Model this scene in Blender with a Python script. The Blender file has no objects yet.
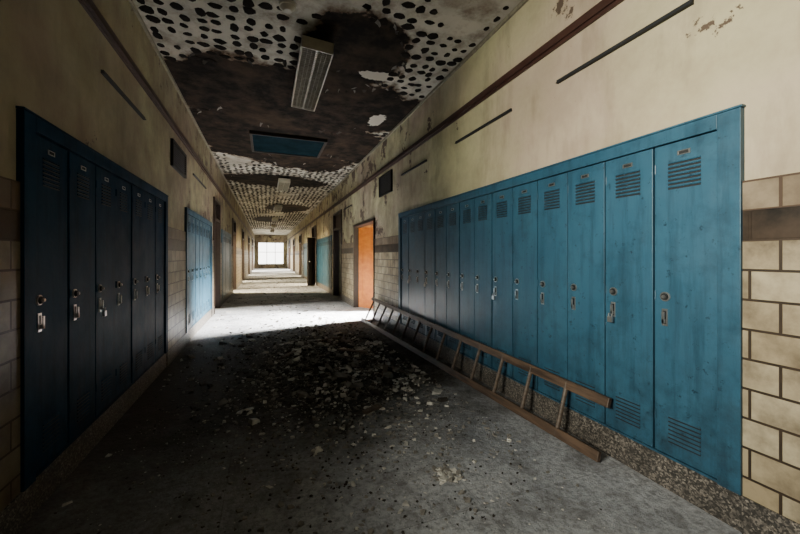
import bpy, bmesh, math, random
from mathutils import Vector, Matrix, noise
random.seed(7)
XR, XL = 2.0, -1.05
CH, YB, YE = 3.35, -3.0, 38.0
LZ0, LZ1 = 0.17, 1.90
TZ = 1.57
F=355.0; TH=math.atan(134/355.0); CAMZ=1.236

# ---------------- node helpers
def new_mat(name):
    m=bpy.data.materials.new(name); m.use_nodes=True
    nt=m.node_tree; b=nt.nodes['Principled BSDF']
    return m,nt,b
class N:
    def __init__(s,nt): s.nt=nt
    def node(s,t,**k):
        n=s.nt.nodes.new(t)
        for a,v in k.items(): setattr(n,a,v)
        return n
    def link(s,a,b): s.nt.links.new(a,b)
    def setin(s,inp,v):
        if isinstance(v,bpy.types.NodeSocket): s.link(v,inp)
        else: inp.default_value=v
    def math(s,op,a,b=0.0,c=0.0,clamp=False):
        n=s.node('ShaderNodeMath',operation=op); n.use_clamp=clamp
        s.setin(n.inputs[0],a); s.setin(n.inputs[1],b); s.setin(n.inputs[2],c)
        return n.outputs[0]
    def noise(s,vec,scale,detail=4,rough=0.55):
        n=s.node('ShaderNodeTexNoise'); s.link(vec,n.inputs['Vector'])
        n.inputs['Scale'].default_value=scale; n.inputs['Detail'].default_value=detail; n.inputs['Roughness'].default_value=rough
        return n.outputs['Fac']
    def ramp(s,f,stops):
        n=s.node('ShaderNodeValToRGB'); s.setin(n.inputs[0],f); e=n.color_ramp.elements
        e[0].position=stops[0][0]; e[0].color=(*stops[0][1],1)
        e[1].position=stops[-1][0]; e[1].color=(*stops[-1][1],1)
        for p,c in stops[1:-1]:
            q=e.new(p); q.color=(*c,1)
        return n.outputs[0]
    def mix(s,f,a,b,mode='MIX'):
        n=s.node('ShaderNodeMix',data_type='RGBA',blend_type=mode)
        s.setin(n.inputs[0],f)
        for i,v in ((6,a),(7,b)):
            if isinstance(v,tuple) and len(v)==3: v=(*v,1)
            s.setin(n.inputs[i],v)
        return n.outputs[2]
    def step(s,f,lo,hi):
        n=s.node('ShaderNodeMapRange'); n.clamp=True
        s.setin(n.inputs[0],f); n.inputs[1].default_value=lo; n.inputs[2].default_value=hi
        return n.outputs[0]
    def pos(s): return s.node('ShaderNodeNewGeometry').outputs['Position']
    def sep(s,v):
        n=s.node('ShaderNodeSeparateXYZ'); s.link(v,n.inputs[0]); return n.outputs
    def comb(s,x,y,z=0.0):
        n=s.node('ShaderNodeCombineXYZ')
        s.setin(n.inputs[0],x); s.setin(n.inputs[1],y); s.setin(n.inputs[2],z); return n.outputs[0]
    def bump(s,h,strength,dist,bsdf):
        n=s.node('ShaderNodeBump'); s.link(h,n.inputs['Height']); n.inputs['Strength'].default_value=strength; n.inputs['Distance'].default_value=dist
        s.link(n.outputs[0],bsdf.inputs['Normal'])

def simple(name,col,rough=0.6,metal=0.0,var=0.25,scale=8,bump=0.0,spec=0.5):
    m,nt,b=new_mat(name); n=N(nt); p=n.pos()
    f=n.noise(p,scale,5)
    c=n.mix(n.step(f,0.3,0.7),tuple(x*(1-var) for x in col),tuple(min(1,x*(1+var)) for x in col))
    n.link(c,b.inputs['Base Color']); b.inputs['Roughness'].default_value=rough; b.inputs['Metallic'].default_value=metal
    b.inputs['Specular IOR Level'].default_value=spec
    if bump: n.bump(n.noise(p,scale*6,4),bump,0.01,b)
    return m

def mat_locker(name,a,bb,ro=0.36,spec=0.5,wear=0.7):
    m,nt,b=new_mat(name); n=N(nt); p=n.pos(); x,y,z=n.sep(p)
    c=n.mix(n.step(n.noise(p,1.8,5),0.3,0.7),a,bb)
    st=n.comb(n.math('MULTIPLY',x,14.0),n.math('MULTIPLY',y,14.0),n.math('MULTIPLY',z,1.2))
    c=n.mix(n.math('MULTIPLY',n.step(n.noise(st,1.3,6,0.65),0.48,0.72),0.55),c,tuple(q*.32 for q in a))
    c=n.mix(n.math('MULTIPLY',n.step(n.noise(p,3.5,8,0.72),0.50,0.68),wear*.7),c,tuple(q*.42 for q in a))
    c=n.mix(n.math('MULTIPLY',n.step(n.noise(p,26,7,0.7),0.60,0.68),wear),c,tuple(q*.3 for q in a))
    c=n.mix(n.math('MULTIPLY',n.step(n.noise(p,40,8,0.75),0.68,0.73),wear*.6),c,tuple(q*2.0+.02 for q in a))
    low=n.math('MULTIPLY',n.math('SUBTRACT',1.0,n.step(z,0.17,0.8)),n.step(n.noise(p,9,8,0.75),0.42,0.62))
    c=n.mix(n.math('MULTIPLY',low,0.75),c,tuple(q*.3+.006 for q in a))
    n.link(c,b.inputs['Base Color']); n.link(n.math('ADD',n.math('MULTIPLY',n.noise(p,6,5),0.3),ro-.12),b.inputs['Roughness'])
    b.inputs['Specular IOR Level'].default_value=spec
    n.bump(n.math('ADD',n.noise(p,5,3),n.math('MULTIPLY',n.noise(p,40,3),.15)),0.15,0.02,b)
    return m
def mat_tile():
    m,nt,b=new_mat('glazed_wall_tile'); n=N(nt); p=n.pos(); x,y,z=n.sep(p)
    v=n.comb(n.math('ADD',x,y),n.math('ADD',z,0.005))
    t=n.node('ShaderNodeTexBrick'); n.link(v,t.inputs['Vector'])
    t.inputs['Color1'].default_value=(0.31,0.25,0.16,1); t.inputs['Color2'].default_value=(0.45,0.39,0.27,1)
    t.inputs['Mortar'].default_value=(0.03,0.022,0.016,1); t.inputs['Scale'].default_value=1
    t.inputs['Mortar Size'].default_value=0.006; t.inputs['Mortar Smooth'].default_value=0.2
    t.inputs['Brick Width'].default_value=0.20; t.inputs['Row Height'].default_value=0.131
    band=n.math('MULTIPLY',n.step(z,1.305,1.306),n.math('SUBTRACT',1.0,n.step(z,1.435,1.436)))
    c=n.mix(n.math('MULTIPLY',band,0.99),t.outputs['Color'],(0.006,0.004,0.003))
    top=n.step(z,1.436,1.437)
    c=n.mix(n.math('MULTIPLY',top,0.6),c,(0.10,0.06,0.04))
    d=n.step(n.noise(p,5,7,0.65),0.40,0.68)
    c=n.mix(n.math('MULTIPLY',d,0.75),c,(0.06,0.04,0.027))
    c=n.mix(n.math('MULTIPLY',n.math('SUBTRACT',1.0,n.step(x,-.6,0)),0.6),c,(0.05,0.033,0.018))  # shade of the left side painted over its tiles
    n.link(c,b.inputs['Base Color']); b.inputs['Roughness'].default_value=0.42; b.inputs['Specular IOR Level'].default_value=0.2
    n.bump(n.math('SUBTRACT',1.0,t.outputs['Fac']),0.6,0.006,b)
    return m
def mat_paint():
    m,nt,b=new_mat('aged_cream_wall_paint'); n=N(nt); p=n.pos(); x,y,z=n.sep(p)
    c=n.mix(n.step(n.noise(p,0.8,4),0.36,0.60),(0.44,0.36,0.27),(0.62,0.60,0.35))
    c=n.mix(n.math('MULTIPLY',n.step(n.noise(p,1.6,6,0.6),0.44,0.68),0.55),c,(0.22,0.155,0.13))
    st=n.comb(n.math('MULTIPLY',x,3.0),n.math('MULTIPLY',y,3.0),n.math('MULTIPLY',z,0.8))
    c=n.mix(n.math('MULTIPLY',n.step(n.noise(st,1.4,7,0.65),0.48,0.78),0.6),c,(0.15,0.11,0.075))
    left_shade=n.math('SUBTRACT',1.0,n.step(x,-.6,0))  # left wall shade, mixed into the paint colour below
    c=n.mix(n.math('MULTIPLY',left_shade,n.math('ADD',0.42,n.math('MULTIPLY',n.step(n.noise(p,1.5,7,.65),.35,.65),.33))),c,(0.10,0.076,0.045))
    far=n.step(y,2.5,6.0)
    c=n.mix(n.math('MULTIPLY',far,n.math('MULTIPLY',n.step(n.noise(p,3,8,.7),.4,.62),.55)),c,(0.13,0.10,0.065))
    k=n.math('ADD',n.noise(p,2.2,8,0.72),n.math('MULTIPLY',n.step(y,3.5,7.0),0.085))
    k=n.math('ADD',k,n.math('MULTIPLY',n.step(z,2.5,3.35),0.04))
    c=n.mix(n.step(k,0.655,0.67),c,(0.10,0.07,0.05))
    c=n.mix(n.math('MULTIPLY',n.step(n.noise(p,9,8,0.7),0.66,0.70),n.step(y,2.5,5)),c,(0.10,0.075,0.05))
    n.link(c,b.inputs['Base Color']); b.inputs['Roughness'].default_value=0.65; b.inputs['Specular IOR Level'].default_value=0.25
    n.bump(n.math('ADD',n.noise(p,12,5),n.math('MULTIPLY',n.step(k,0.655,0.67),-0.6)),0.2,0.02,b)
    return m
DARK=[(0.85,3.75,0.55,0.75),(0.5,5.1,2.0,1.0),(0.4,6.9,1.8,1.6),(0.95,8.2,0.9,0.8),(0.2,10.6,1.3,0.8),(0.9,16.5,0.9,1.3),(0.1,22,0.8,1.5)]
WHITE=[(1.25,4.0,0.26,0.10),(1.62,5.3,0.12,0.26)]
def ell(x,y,L): return min(math.hypot((x-a)/c,(y-b)/d) for a,b,c,d in L)
def mat_ceiling():
    m,nt,b=new_mat('decayed_ceiling_plaster'); n=N(nt); p=n.pos(); x,y,z=n.sep(p)
    def fld(L):
        cur=None
        for a,bb,c,d in L:
            u=n.math('DIVIDE',n.math('SUBTRACT',x,a),c); v=n.math('DIVIDE',n.math('SUBTRACT',y,bb),d)
            r=n.math('SQRT',n.math('ADD',n.math('MULTIPLY',u,u),n.math('MULTIPLY',v,v)))
            cur=r if cur is None else n.math('MINIMUM',cur,r)
        return cur
    nf=n.math('SUBTRACT',n.noise(p,2.3,7,0.6),0.5)
    d=n.math('ADD',fld(DARK),n.math('MULTIPLY',nf,0.9))
    w=n.math('ADD',fld(WHITE),n.math('MULTIPLY',n.math('SUBTRACT',n.noise(p,7,5,0.6),0.5),1.6))
    base=n.mix(n.step(n.noise(p,1.3,5),0.38,0.62),(0.36,0.335,0.28),(0.58,0.555,0.48))
    base=n.mix(n.math('MULTIPLY',n.step(n.noise(p,4,8,0.7),0.46,0.66),0.7),base,(0.13,0.09,0.06))
    dark=n.mix(n.step(n.noise(p,5,6,0.65),0.42,0.7),(0.006,0.005,0.0045),(0.04,0.027,0.019))
    dark=n.mix(n.math('MULTIPLY',n.step(n.noise(p,1.1,4),.5,.62),.5),dark,(0.06,0.04,0.026))
    rim=n.mix(n.math('SUBTRACT',1.0,n.step(d,1.0,1.09)),base,(0.10,0.065,0.04))
    c=n.mix(n.math('SUBTRACT',1.0,n.step(d,0.985,1.0)),rim,dark)
    c=n.mix(n.math('SUBTRACT',1.0,n.step(w,0.97,1.0)),c,(0.62,0.58,0.5))
    n.link(c,b.inputs['Base Color']); b.inputs['Roughness'].default_value=0.9; b.inputs['Specular IOR Level'].default_value=0.1
    n.bump(n.math('ADD',n.step(d,0.97,1.02),n.math('MULTIPLY',n.noise(p,14,5),0.4)),0.5,0.03,b)
    return m
def mat_floor():
    m,nt,b=new_mat('grimy_concrete_floor'); n=N(nt); p=n.pos(); x,y,z=n.sep(p)
    c=n.mix(n.step(n.noise(p,1.7,6),0.35,0.65),(0.33,0.345,0.38),(0.52,0.535,0.57))
    c=n.mix(n.math('MULTIPLY',n.step(n.noise(p,28,6,0.75),0.45,0.62),0.6),c,(0.09,0.088,0.085))
    c=n.mix(n.math('MULTIPLY',n.step(n.noise(p,4,7,0.7),0.48,0.66),0.6),c,(0.10,0.095,0.09))
    u=n.math('DIVIDE',n.math('SUBTRACT',x,0.25),2.7); v=n.math('DIVIDE',n.math('SUBTRACT',y,4.05),1.95)
    r=n.math('SQRT',n.math('ADD',n.math('MULTIPLY',u,u),n.math('MULTIPLY',v,v)))
    r=n.math('ADD',r,n.math('MULTIPLY',n.math('SUBTRACT',n.noise(p,2.6,8,0.7),0.5),1.3))
    dirt=n.math('SUBTRACT',1.0,n.step(r,0.6,1.15))
    dc=n.mix(n.step(n.noise(p,24,6,0.75),0.42,0.62),(0.008,0.0065,0.005),(0.055,0.047,0.038))
    c=n.mix(n.math('MULTIPLY',dirt,0.96),c,dc)  # rubble dirt, with mid-hall shade painted in to darken it
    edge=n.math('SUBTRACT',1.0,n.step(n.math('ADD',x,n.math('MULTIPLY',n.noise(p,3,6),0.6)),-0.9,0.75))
    c=n.mix(n.math('MULTIPLY',n.math('MULTIPLY',edge,n.math('SUBTRACT',1.0,n.step(y,5.0,6.5))),0.88),c,(0.035,0.029,0.023))  # grime along the left floor, deepened with painted shade
    t=n.node('ShaderNodeTexBrick'); n.link(n.comb(n.math('ADD',x,0.2),y),t.inputs['Vector']); t.offset=0
    t.inputs['Scale'].default_value=1; t.inputs['Mortar Size'].default_value=0.003; t.inputs['Brick Width'].default_value=1.2; t.inputs['Row Height'].default_value=1.5
    c=n.mix(n.math('MULTIPLY',t.outputs['Fac'],0.35),c,(0.05,0.045,0.04))
    n.link(c,b.inputs['Base Color']); b.inputs['Roughness'].default_value=0.65; b.inputs['Specular IOR Level'].default_value=0.3
    n.bump(n.math('ADD',n.noise(p,35,6,0.7),n.math('MULTIPLY',dirt,n.math('MULTIPLY',n.noise(p,14,6,.7),2.0))),0.7,0.025,b)
    return m
def mat_terrazzo():
    m,nt,b=new_mat('terrazzo_curb'); n=N(nt); p=n.pos()
    v=n.node('ShaderNodeTexVoronoi'); n.link(p,v.inputs['Vector']); v.inputs['Scale'].default_value=130
    c=n.ramp(v.outputs['Color'],[(0.0,(0.015,0.015,0.015)),(0.45,(0.05,0.045,0.04)),(0.75,(0.17,0.15,0.13)),(1.0,(0.38,0.34,0.29))])
    c=n.mix(n.math('MULTIPLY',n.step(n.noise(p,6,5),.45,.7),.5),c,(.02,.018,.015))
    n.link(c,b.inputs['Base Color']); b.inputs['Roughness'].default_value=0.45
    return m
def mat_wood(name,a,bc,sc=3):
    m,nt,b=new_mat(name); n=N(nt); p=n.pos(); x,y,z=n.sep(p)
    v=n.comb(n.math('MULTIPLY',x,12.0),n.math('MULTIPLY',y,1.2),n.math('MULTIPLY',z,12.0))
    c=n.mix(n.step(n.noise(v,sc,6,0.6),0.35,0.65),a,bc)
    n.link(c,b.inputs['Base Color']); b.inputs['Roughness'].default_value=0.5
    return m
M=dict(lock=mat_locker('teal_blue_locker_paint',(0.019,0.070,0.118),(0.031,0.100,0.158),.38,.35,.75),
 lock_shaded=mat_locker('shaded_blue_locker_paint',(0.002,0.020,0.046),(0.003,0.029,0.062),.55,.05,.4),  # darker copy of the locker blue, left-side shade put into the colour
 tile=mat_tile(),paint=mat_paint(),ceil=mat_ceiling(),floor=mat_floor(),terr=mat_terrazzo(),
 ladder=mat_wood('weathered_ladder_wood',(0.035,0.022,0.015),(0.12,0.075,0.048)),
 rung=mat_wood('ladder_rung_wood',(0.05,0.036,0.027),(0.13,0.095,0.07)),
 orange=mat_wood('orange_varnished_wood',(0.34,0.085,0.006),(0.46,0.145,0.012),1.0),
 rail=simple('brown_picture_rail',(0.04,0.016,0.011),0.5),
 frame=simple('dark_door_frame',(0.025,0.014,0.010),0.5),
 black=simple('black_slot',(0.006,0.007,0.009),0.7),
 chrome=simple('worn_chrome',(0.55,0.55,0.54),0.28,0.9,0.15,20),
 grille=simple('dark_metal_grille',(0.025,0.022,0.02),0.7,0.0,.3,8,0,.2),
 plast=simple('plaster_chips',(0.56,0.54,0.50),0.9,0,0.4,15,0.3),
 plast2=simple('grey_plaster_chips',(0.20,0.185,0.165),0.9,0,0.4,15,0.3),
 dirt=simple('dark_debris',(0.03,0.024,0.019),0.95,0,0.5,15,0.3),
 glue=simple('black_adhesive_spots',(0.010,0.0075,0.006),0.9,0,0.5,10,0,.1),
 fix=simple('yellowed_enamel',(0.36,0.33,0.25),0.45,0,0.2,6),
 lens=simple('dusty_louver',(0.22,0.20,0.14),0.5,0,0.3,20),
 hatch=simple('blue_grey_hatch_panel',(0.005,0.013,0.017),1.0,0,0.3,4,0,.02),
 white=simple('white_window_frame',(0.6,0.6,0.57),0.5))

# ---------------- mesh builder
class MB:
    def __init__(s): s.v=[];s.f=[];s.m=[]
    def add(s,vs,fs,mi=0):
        o=len(s.v); s.v+= [tuple(q) for q in vs]; s.f+=[tuple(i+o for i in f) for f in fs]; s.m+=[mi]*len(fs)
    def box(s,x0,x1,y0,y1,z0,z1,mi=0):
        s.add([(x,y,z) for x in (x0,x1) for y in (y0,y1) for z in (z0,z1)],
          [(0,1,3,2),(4,6,7,5),(0,4,5,1),(2,3,7,6),(0,2,6,4),(1,5,7,3)],mi)
    def beam(s,a,b,w,h,up=(0,0,1),mi=0):
        a=Vector(a);b=Vector(b);d=(b-a).normalized();u=Vector(up);u=(u-d*u.dot(d)).normalized();r=d.cross(u)
        vs=[p+r*i*w/2+u*j*h/2 for p in (a,b) for i in (-1,1) for j in (-1,1)]
        s.add(vs,[(0,1,3,2),(4,6,7,5),(0,4,5,1),(2,3,7,6),(0,2,6,4),(1,5,7,3)],mi)
    def cyl(s,a,b,r,seg=12,mi=0,r2=None):
        a=Vector(a);b=Vector(b);d=(b-a).normalized();u=d.orthogonal().normalized();w=d.cross(u); r2=r if r2 is None else r2
        vs=[]
        for p,rr in ((a,r),(b,r2)):
            for i in range(seg):
                t=2*math.pi*i/seg; vs.append(p+u*math.cos(t)*rr+w*math.sin(t)*rr)
        fs=[(i,(i+1)%seg,seg+(i+1)%seg,seg+i) for i in range(seg)]+[tuple(range(seg))[::-1],tuple(range(seg,2*seg))]
        s.add(vs,fs,mi)
    def build(s,name,mats,parent=None,bevel=0):
        me=bpy.data.meshes.new(name); me.from_pydata(s.v,[],s.f)
        for k in mats: me.materials.append(M[k])
        me.polygons.foreach_set('material_index',s.m)
        bm=bmesh.new(); bm.from_mesh(me); bmesh.ops.recalc_face_normals(bm,faces=bm.faces[:]); bm.to_mesh(me); bm.free()
        o=bpy.data.objects.new(name,me); bpy.context.scene.collection.objects.link(o)
        if parent: o.parent=parent
        if bevel:
            md=o.modifiers.new('bevel','BEVEL'); md.width=bevel; md.segments=2; md.limit_method='ANGLE'
        return o
def empty(name):
    e=bpy.data.objects.new(name,None); bpy.context.scene.collection.objects.link(e); return e
class Side:
    def __init__(s,right): s.r=right
    def X(s,d): return XR-d if s.r else XL+d
    def box(s,mb,d0,d1,y0,y1,z0,z1,mi=0):
        a,b=s.X(d0),s.X(d1); mb.box(min(a,b),max(a,b),y0,y1,z0,z1,mi)
SR,SL=Side(True),Side(False)
WT=0.4
OR=[(0.94,5.30,0,LZ1,'lock'),(6.67,8.42,0,1.98,'orange'),(9.9,11.2,0,2.55,'door'),(11.5,15.0,0,LZ1,'lock'),(15.3,16.7,0,2.55,'door'),(17.2,20.6,0,LZ1,'lock'),(22,23.4,0,2.55,'door'),(27,29,0,2.55,'door'),(32,35,0,2.7,'door')]
OL=[(-0.9,1.55,0.95,2.85,'win'),(2.10,4.62,0,LZ1,'lock'),(5.62,8.12,0,LZ1,'lock'),(8.45,9.5,0,2.5,'door'),(9.9,12.4,0,LZ1,'lock'),(13,14.3,0,2.5,'door'),(18,19.5,0,2.5,'door'),(24,26,0,2.5,'door'),(30,33,0,2.7,'door')]
def wall(side,ops,name):
    mb=MB(); y=YB
    for a,b,z0,z1,k in ops:
        side.box(mb,0,-WT,y,a,0,CH)
        if z0>0: side.box(mb,0,-WT,a,b,0,z0)
        side.box(mb,0,-WT,a,b,z1,CH); y=b
    side.box(mb,0,-WT,y,YE,0,CH)
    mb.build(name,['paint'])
    tb=MB(); bb=MB(); y=YB
    for a,b,z0,z1,k in ops:
        side.box(tb,0.0,0.015,y,a,0.17,TZ); side.box(bb,0.0,0.022,y,a,0,0.17)
        if z0>0:
            side.box(tb,0,0.015,a,b,0.17,z0); side.box(bb,0,0.022,a,b,0,0.17)
        y=b
    side.box(tb,0,0.015,y,YE,0.17,TZ); side.box(bb,0,0.022,y,YE,0,0.17)
    sd='right' if side.r else 'left'
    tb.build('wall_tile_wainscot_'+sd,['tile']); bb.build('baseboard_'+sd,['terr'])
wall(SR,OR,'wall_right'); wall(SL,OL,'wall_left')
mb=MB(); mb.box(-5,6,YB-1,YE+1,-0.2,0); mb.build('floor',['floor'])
mb=MB(); mb.box(XL-WT,XR+WT,YB-0.3,YE+0.3,CH,CH+0.2); mb.build('ceiling',['ceil'])
mb=MB(); mb.box(XL-WT,XR+WT,YB-0.3,YB,0,CH); mb.build('wall_back',['paint'])
mb=MB(); mb.box(XL-WT,XL+0.3,YE,YE+0.3,0,CH); mb.box(XR-0.3,XR+WT,YE,YE+0.3,0,CH); mb.box(XL+.3,XR-.3,YE,YE+0.3,2.6,CH); mb.box(XL+.3,XR-.3,YE,YE+0.3,0,.4); mb.build('wall_end',['paint'])
mb=MB(); a,b=XL+.3,XR-.3
for i in range(4):
    x=a+(b-a-.05)*i/3; mb.box(x,x+0.05,YE+.1,YE+.16,0.4,2.6)
for z in (0.4,1.6,2.55): mb.box(a,b,YE+.1,YE+.15,z,z+0.05)
mb.build('window_1',['frame'])

# ---------------- rails etc
for side,nm in ((SR,'right'),(SL,'left')):
    mb=MB(); side.box(mb,0,0.03,YB,YE,2.785,2.84); side.box(mb,0,0.015,YB,YE,2.76,2.785); mb.build('trim_picture_rail_'+nm,['rail'])
    mb=MB(); side.box(mb,0,0.02,YB,YE,CH-0.035,CH); mb.build('trim_ceiling_'+nm,['lens'])
def strip(side,y0,y1,z):
    mb=MB(); side.box(mb,0,0.018,y0,y1,z-0.012,z+0.012); side.box(mb,0.018,0.026,y0,y1,z-0.012,z-0.006)
    mb.build('display_rail_strip',['black'])
for a,b in ((1.14,2.02),(2.54,3.5),(4.28,5.2),(8.7,9.6)): strip(SR,a,b,2.505)
for a,b in ((2.97,3.86),(6.2,7.4)): strip(SL,a,b,2.49)
def grille(side,y0,y1,z0,z1):
    mb=MB(); side.box(mb,0,0.012,y0,y1,z0,z1,1)
    for q in ((y0,y0+.03,z0,z1),(y1-.03,y1,z0,z1),(y0,y1,z0,z0+.03),(y0,y1,z1-.03,z1)): side.box(mb,0.012,0.03,*q)
    z=z0+.045
    while z<z1-.04:
        mb.beam((side.X(.02),y0+.02,z),(side.X(.02),y1-.02,z),0.02,0.004,(1 if side.r else -1,0,-1)); z+=.028
    mb.build('wall_vent_grille',['grille','black'])
grille(SR,5.65,6.35,2.33,2.70); grille(SL,4.85,5.6,2.30,2.62)

# ---------------- lockers
def lockers(side,y0,y1,nd,detail=True,hside=1,lk='lock'):
    e=empty('school_locker_bank')
    fr=MB(); sw=0.09; D=-0.34
    side.box(fr,D,-0.012,y0+.001,y1-.001,LZ0,LZ1-.001,1)
    side.box(fr,-0.012,0.028,y0+.001,y0+sw,LZ0,LZ1-.001)
    side.box(fr,-0.012,0.028,y1-sw,y1-.001,LZ0,LZ1-.001)
    side.box(fr,-0.012,0.028,y0+sw,y1-sw,LZ1-.07,LZ1-.001)
    side.box(fr,-0.012,0.018,y0+sw,y1-sw,LZ0,LZ0+.012)
    side.box(fr,0,0.032,y0-0.006,y1+0.006,LZ1,LZ1+.010)
    fr.build('locker_frame',[lk,'black'],e,.002)
    cb=MB(); side.box(cb,D,0.012,y0+.001,y1-.001,0,LZ0); cb.build('locker_curb',['terr'],e)
    w=(y1-y0-2*sw)/nd; dm=MB(); lv=MB(); hd=MB()
    zt=LZ1-.074; zb=LZ0+.015
    for i in range(nd):
        a=y0+sw+i*w+.005; b=a+w-.010
        aj=random.uniform(0,.009)
        side.box(dm,-0.012,0.008+aj,a,b,zb,zt)
        q=aj-.002
        if not detail:
            for k in range(5): side.box(lv,0.010+q,0.013+q,a+.06,b-.06,1.62+k*.025,1.632+k*.025,1)
            continue
        hy=b-.004 if hside>0 else a+.004
        for z in (0.35,1.0,1.68): hd.cyl((side.X(.012),hy,z),(side.X(.012),hy,z+.05),.004,8,2)
        c=(a+b)/2; hw=.075
        for base,n in ((1.585,7),(0.255,7)):
            for k in range(n):
                z=base+k*.021
                side.box(lv,0.0102+q,0.0112+q,c-hw,c+hw,z,z+.008,1)
                X0,X1=side.X(.010+q),side.X(.017+q)
                P=[(X0,c-hw,z+.008),(X1,c-hw,z+.009),(X0,c-hw,z+.017),(X0,c+hw,z+.008),(X1,c+hw,z+.009),(X0,c+hw,z+.017)]
                lv.add(P,[(0,1,2),(3,5,4),(0,3,4,1),(1,4,5,2),(0,2,5,3)],0)
        side.box(hd,0.008,0.0125+q,c-.03,c+.03,1.755,1.778,0); side.box(hd,.0125+q,.0130+q,c-.022,c+.022,1.759,1.774,1)
        ly=(a+.055) if hside<0 else (b-.055)
        X=lambda d: side.X(d+q)
        def sb(d0,d1,*r): side.box(hd,d0+q,d1+q,*r)
        hd.cyl((X(.010),ly,1.02),(X(.016),ly,1.02),.025,20,0)
        hd.cyl((X(.016),ly,1.02),(X(.026),ly,1.02),.019,20,1,.016)
        hd.cyl((X(.026),ly,1.02),(X(.034),ly,1.02),.009,12,0,.008)
        yy=ly+.002
        sb(0.008,0.014,yy-.014,yy+.014,.865,.955,0)
        sb(0.014,0.0145,yy-.009,yy+.009,.875,.945,1)
        sb(0.014,0.030,yy-.005,yy+.005,.88,.90,0); sb(0.024,0.030,yy-.006,yy+.006,.88,.94,0)
        if random.random()<.15:
            sb(0.030,0.044,yy-.015,yy+.015,.835,.87,0)
            hd.cyl((X(.037),yy-.010,.87),(X(.037),yy-.010,.885),.003,8,0); hd.cyl((X(.037),yy+.010,.87),(X(.037),yy+.010,.885),.003,8,0)
            hd.cyl((X(.037),yy-.011,.886),(X(.037),yy+.011,.886),.003,8,0)
    dm.build('locker_doors',[lk],e,0.002)
    lv.build('locker_louvers',[lk,'black'],e)
    if detail: hd.build('locker_latches',['chrome','black',lk],e)
lockers(SR,0.94,5.30,14,True,1)
lockers(SL,2.10,4.62,7,True,-1,'lock_shaded')
lockers(SL,5.62,8.12,7,True,-1)
lockers(SR,11.5,15.0,10,False); lockers(SR,17.2,20.6,10,False); lockers(SL,9.9,12.4,8,False)

# ---------------- doorways, side rooms
def room(side,y0,y1,h,depth=1.8):
    mb=MB(); d0=-WT; d1=-WT-depth; a,b=y0-.35,y1+.35; t=.1
    side.box(mb,d1,d1-t,a,b,0,CH); side.box(mb,d0,d1,a-t,a,0,CH); side.box(mb,d0,d1,b,b+t,0,CH)
    side.box(mb,d0,d1-t,a-t,b+t,CH,CH+t)
    mb.build('wall_classroom',['paint'])
room(SL,-0.9,1.45,2.85,1.3)  # unseen closed box added behind the near window to block sky light
tn=0
def dframe(side,y0,y1,z1,transom):
    global tn; tn+=1
    mb=MB(); f=.055
    side.box(mb,0.03,-0.15,y0+.001,y0+f,0.001,z1-.001); side.box(mb,0.03,-0.15,y1-f,y1-.001,0.001,z1-.001); side.box(mb,0.03,-0.15,y0+f,y1-f,z1-f,z1-.001)
    if transom:
        side.box(mb,0.02,-0.12,y0+f,y1-f,2.02,2.08)
        side.box(mb,-0.05,-0.06,y0+f,y1-f,2.08,z1-f)
    mb.build('trim_%d'%tn,['frame'])
for side,ops in ((SR,OR),(SL,OL)):
    for a,b,z0,z1,k in ops:
        if k in('door','orange'):
            room(side,a,b,z1); dframe(side,a,b,z1,k=='door')
def leaf(name,p,q,h,mat):
    e=empty(name); p=Vector(p);q=Vector(q); d=(q-p).normalized(); nrm=Vector((-d.y,d.x,0))
    if nrm.dot(-p)<0: nrm=-nrm
    L=(q-p).length; mb=MB()
    z=Vector((0,0,1))
    def seg(u0,u1,z0,z1,off,th,m=0):
        a=p+d*u0+nrm*off+z*(z0+z1)/2; b=p+d*u1+nrm*off+z*(z0+z1)/2
        mb.beam(a,b,th,z1-z0,(0,0,1),m)
    seg(0,L,0.01,h,0,.03)
    for u0,u1,z0,z1 in ((0,.11,.01,h),(L-.11,L,.01,h),(.11,L-.11,h-.12,h),(.11,L-.11,.01,.22),(.11,L-.11,.95,1.07)):
        seg(u0,u1,z0,z1,0,.045)
    mb.build('door_leaf',[mat],e)
    k=MB(); c=p+d*(L-.06)+z*1.0
    k.cyl(c+nrm*.02,c+nrm*.05,.012,10); k.cyl(c+nrm*.05,c+nrm*.085,.028,14,0,.022); k.build('door_knob',['chrome'],e)
leaf('door_1',(2.10,8.33,0),(2.62,7.55,0),1.91,'orange')
leaf('door_2',(1.94,15.36,0),(1.60,15.0,0),2.0,'frame')
leaf('door_3',(-1.13,9.42,0),(-1.9,9.25,0),2.0,'frame')
mb=MB()
for y in (-0.9,-0.12,0.66,1.50): SL.box(mb,-.1,-.15,y,y+.05,.95,2.85)
for z in (.95,1.9,2.8): SL.box(mb,-.1,-.15,-.9,1.55,z,z+.05)
mb.build('window_2',['white'])

# ---------------- ceiling dots (adhesive), one object
mb=MB(); sp=.138; y=0.3
while y<30:
    x=XL+.08
    while x<XR-.05:
        px=x+random.uniform(-.028,.028); py=y+random.uniform(-.028,.028)
        nv=noise.noise(Vector((px*.9,py*.7,3.1)))
        if ell(px,py,DARK)>.95 and nv>-.36 and not(2.0<py<3.2 and .25<px<.8 and random.random()<.7) and random.random()<.96 and -1.0<px<1.94:
            r=random.uniform(.036,.060)*(1.0 if nv>-.2 else .7); k=9; ph=random.random()*6
            st=random.uniform(.78,1.2)
            vs=[(px+math.cos(ph+2*math.pi*i/k)*r*st*random.uniform(.8,1.2),py+math.sin(ph+2*math.pi*i/k)*r/st*random.uniform(.8,1.2),CH-.0005) for i in range(k)]
            vs+=[(px+(a-px)*.7,py+(b-py)*.7,CH-.007) for a,b,c in vs]
            mb.add(vs,[(i,(i+1)%k,k+(i+1)%k,k+i) for i in range(k)]+[tuple(range(k,2*k))],0)
        x+=sp
    y+=sp
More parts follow.
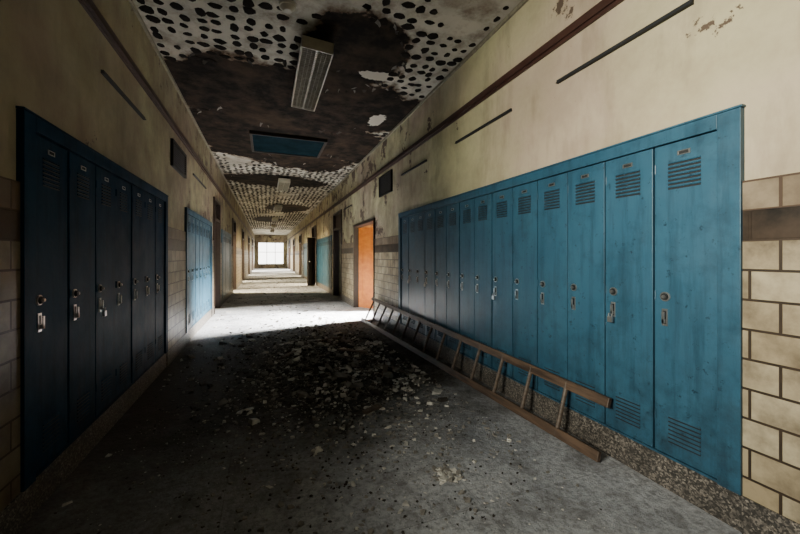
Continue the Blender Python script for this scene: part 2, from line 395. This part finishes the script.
mb.build('ceiling_adhesive_spots',['glue'])
mb=MB()
for i in range(190):
    a,b,c,d=random.choice(DARK[:5]); t=random.random()*6.28; k=random.uniform(.9,1.1)
    px=a+math.cos(t)*c*k; py=b+math.sin(t)*d*k
    if not(-1.0<px<1.90) or (.25<px<.7) or (-.3<px<1.1 and 6.3<py<7.7): continue
    s=random.uniform(.01,.04); an=random.random()*6.28; u=Vector((math.cos(an),math.sin(an),0)); w=Vector((-u.y,u.x,0))
    P=Vector((px,py,CH-.001)); dr=random.uniform(.01,.05)
    vs=[P-w*s,P+w*s*.8,P+u*s-w*s*.7-Vector((0,0,dr*.4)),P+u*s+w*s*.6-Vector((0,0,dr*.5)),P+u*s*1.5-w*s*.3-Vector((0,0,dr)),P+u*s*1.4+w*s*.4-Vector((0,0,dr*1.1))]
    mb.add(vs,[(0,1,3,2),(2,3,5,4)],random.choice((0,1,1)))
mb.build('ceiling_peeling_flakes',['plast2','dirt'])

# ---------------- fixtures
def fixture(x,y0,y1,z,tilt=0.0):
    e=empty('fluorescent_ceiling_light'); w=.15
    mb=MB(); mb.box(-w,w,y0,y1,.045,.075)
    mb.box(-w,-w+.012,y0,y1,-.035,.05); mb.box(w-.012,w,y0,y1,-.035,.05); mb.box(-w,w,y0,y0+.012,-.035,.05); mb.box(-w,w,y1-.012,y1,-.035,.05)
    mb.box(-.06,.06,y0+.15,y1-.15,.075,.11)
    mb.box(-.01,.01,y0+.012,y1-.012,-.03,.045)
    h=mb.build('light_housing',['fix'],e)
    lv=MB(); y=y0+.04
    while y<y1-.03: lv.box(-w+.012,w-.012,y,y+.004,-.033,.0); y+=.035
    for xx in (-.09,-.05,.05,.09): lv.box(xx,xx+.003,y0+.012,y1-.012,-.033,.0)
    l=lv.build('light_louver',['lens'],e)
    tb=MB()
    for xx in (-.07,.07): tb.cyl((xx,y0+.05,.02),(xx,y1-.05,.02),.016,12)
    t=tb.build('light_tubes',['fix'],e)
    rd=MB(); rz=CH-z
    for yy in (y0+.25,y1-.25): rd.cyl((0,yy,.1),(0,yy,rz),.008,8)
    r=rd.build('light_hanger_rods',['grille'],e)
    e.location=(x,0,z)
    for o in(h,l,t): o.rotation_euler=(0,tilt,0)
fixture(.46,3.42,4.85,3.215,math.radians(4))
for yy in (9.9,15,20,25,30): fixture(.46,yy,yy+1.3,3.22,0)
mb=MB(); mb.box(-.22,1.0,6.5,7.55,CH-.04,CH-.001); mb.box(-.26,-.22,6.46,7.59,CH-.06,CH-.001,1); mb.box(1.0,1.04,6.46,7.59,CH-.06,CH-.001,1)
mb.box(-.22,1.0,6.46,6.5,CH-.06,CH-.001,1); mb.box(-.22,1.0,7.55,7.59,CH-.06,CH-.001,1); mb.build('ceiling_access_hatch',['hatch','grille'])
mb=MB(); mb.cyl((.17,3.12,CH),(.17,3.12,CH-.03),.07,24,0); mb.cyl((.17,3.12,CH-.03),(.17,3.12,CH-.06),.06,24,0,.03); mb.build('smoke_detector',['fix'])

# ---------------- ladder
def ladder():
    e=empty('wooden_ladder'); y0,y1=1.56,6.55
    A0,A1=Vector((1.86,y0,.036)),Vector((1.70,y1,.036))
    B0,B1=Vector((1.945,y0,.345)),Vector((1.90,y1,.42))
    up0=(B0-A0).normalized()
    mb=MB(); mb.beam(A0,A1,.028,.062,up0); mb.beam(B0,B1,.028,.062,up0)
    mb.build('ladder_rails',['ladder'],e,.004)
    rg=MB(); n=14
    for i in range(n):
        t=.065+i*(.9/(n-1)); rg.cyl(A0.lerp(A1,t)-up0*.02,B0.lerp(B1,t)+up0*.02,.015,10)
    rg.build('ladder_rungs',['rung'],e)
ladder()

# ---------------- debris
def pix_floor(px,py):
    z=F*CAMZ/(py-256); x=(px-400)/F*z; c,s=math.cos(TH),math.sin(TH)
    return x*c+z*s, z*c-x*s
def chip(mb,x,y,s,fl,mi,z=0):
    k=random.choice((3,4,4,5,6)); ph=random.random()*6; h=s*fl
    tx,ty=random.uniform(-.35,.35),random.uniform(-.35,.35); el=random.uniform(.55,1)
    bot=[];top=[]; ca,sa=math.cos(ph),math.sin(ph)
    for i in range(k):
        t=2*math.pi*(i+random.uniform(-.25,.25))/k; r=s*random.uniform(.7,1.25)
        ex,ey=math.cos(t)*r,math.sin(t)*r*el; bx,by=ex*ca-ey*sa,ex*sa+ey*ca
        bot.append((x+bx,y+by,z+.0005)); top.append((x+bx*.88,y+by*.88,z+max(.0015,h*random.uniform(.6,1.1)+bx*tx+by*ty)))
    mb.add(bot+top,[(i,(i+1)%k,k+(i+1)%k,k+i) for i in range(k)]+[tuple(range(k,2*k)),tuple(range(k))[::-1]],mi)
mb=MB()
def ok(x,y): return -0.95<x<1.59
n=0
while n<10000:
    y=random.gauss(4.1,1.3); x=random.gauss(.7,.66)
    if not ok(x,y) or y<1.4: continue
    s=min(.06,random.lognormvariate(-4.8,.68)); mi=random.choices((0,1,2),(.12,.48,.40))[0]
    if y<3.0: s=min(s,.010 if mi==2 else .02)
    chip(mb,x,y,s,random.uniform(.2,.7),mi); n+=1
for i in range(90):   # bigger slabs of fallen plaster
    y=random.gauss(4.3,.9); x=random.gauss(.9,.5)
    if ok(x+.08,y) and y>2.6: chip(mb,x,y,random.uniform(.04,.085),random.uniform(.15,.45),random.choice((0,1,1,2)))
for i in range(1800):
    y=random.uniform(.9,3.2); x=random.uniform(-.9,1.59)
    chip(mb,x,y,min(.009,random.lognormvariate(-5.8,.5)),.4,random.choices((0,1,2),(.4,.45,.15))[0])
for i in range(1500):
    y=random.uniform(5,24); x=random.uniform(-.95,1.59)
    chip(mb,x,y,min(.06,random.lognormvariate(-4.3,.6)),.3,random.choices((0,1,2),(.2,.3,.5))[0])
for px,py,cnt,sp_,s in ((440,473,26,.035,.026),(455,476,18,.03,.022),(315,452,9,.022,.028),(370,410,12,.06,.024),(350,372,30,.12,.04),(330,395,24,.1,.03),(405,385,30,.15,.04),(300,345,40,.25,.055),(265,375,20,.15,.025),(425,365,24,.12,.04),(280,462,5,.03,.016),(395,455,5,.04,.014),(400,425,12,.1,.022),(505,440,4,.05,.014),(530,455,3,.06,.012),(470,500,3,.06,.012),(250,470,8,.12,.012),(345,430,10,.1,.018),(360,345,30,.3,.05)):
    cx,cy=pix_floor(px,py)
    for i in range(cnt):
        x=random.gauss(cx,sp_); y=random.gauss(cy,sp_)
        if ok(x,y): chip(mb,x,y,s*random.uniform(.4,1.2),random.uniform(.2,.6),random.choice((0,0,0,1)))
for px,py,an,L in ((372,411,.4,.16),(385,372,1.2,.3),(330,340,.2,.35),(400,372,2.0,.25),(290,355,.9,.3),(352,352,2.6,.4)):
    cx,cy=pix_floor(px,py); u=Vector((math.cos(an),math.sin(an),0))*L/2
    mb.beam(Vector((cx,cy,.012))-u,Vector((cx,cy,.02))+u,.05,.018,(0,0,1),3)
mb.build('fallen_plaster_debris',['plast','plast2','dirt','rung'])

# ---------------- lights
def area(name,loc,target,sx,sy,power,col,spread=180):
    l=bpy.data.lights.new(name,'AREA'); l.shape='RECTANGLE'; l.size=sx; l.size_y=sy; l.energy=power; l.color=col; l.spread=math.radians(spread)
    o=bpy.data.objects.new(name,l); bpy.context.scene.collection.objects.link(o); o.location=loc
    o.rotation_euler=(Vector(target)-Vector(loc)).to_track_quat('-Z','Y').to_euler(); return o
area('daylight_near_window',(-2.2,.30,2.15),(2.0,1.15,1.6),1.1,1.0,64,(1,.96,.80),66)
area('daylight_door_left',(-3.1,9.0,2.4),(0.0,7.9,0),.5,.7,130,(1,.95,.82),55)
area('daylight_door_orange',(4.0,7.1,2.5),(0.7,7.2,0),.35,.35,900,(1,.96,.88),55)
area('daylight_door_left_b',(-2.9,13.6,2.0),(1.0,13.2,0),.5,.6,260,(1,.80,.50),80)
area('daylight_door_right_b',(4.0,16,2.0),(0,16,0),.6,.7,300,(1,.80,.48),80)
area('daylight_door_left_c',(-2.9,18.7,2.0),(1.0,18.7,0),.9,.9,300,(1,.82,.5),110)
area('daylight_door_right_c',(4.0,22.7,2.0),(0,22.7,0),1.0,1.0,300,(1,.82,.52),110)
area('daylight_door_left_d',(-2.9,25,2.0),(1.0,25,0),1.8,1.6,420,(1,.86,.58),120)
area('daylight_door_right_d',(4.0,28,2.0),(0,28,0),1.8,1.6,550,(1,.88,.65),120)
area('daylight_door_left_e',(-2.9,31.5,2.0),(1.0,31.5,0),2.4,1.6,1100,(1,.92,.75),130)
area('daylight_door_right_e',(4.0,33.5,2.0),(0,33.5,0),2.4,1.6,1100,(1,.92,.75),130)
w=bpy.data.worlds.new('World'); bpy.context.scene.world=w; w.use_nodes=True
bg=w.node_tree.nodes['Background']; bg.inputs[0].default_value=(1,.97,.9,1); bg.inputs[1].default_value=7.0

# ---------------- camera
cd=bpy.data.cameras.new('camera'); cd.sensor_width=36; cd.lens=36*F/800; cd.shift_y=-11/800; cd.clip_start=.02
co=bpy.data.objects.new('camera',cd); bpy.context.scene.collection.objects.link(co)
co.location=(0,0,CAMZ); co.rotation_euler=(math.pi/2,0,-TH); bpy.context.scene.camera=co
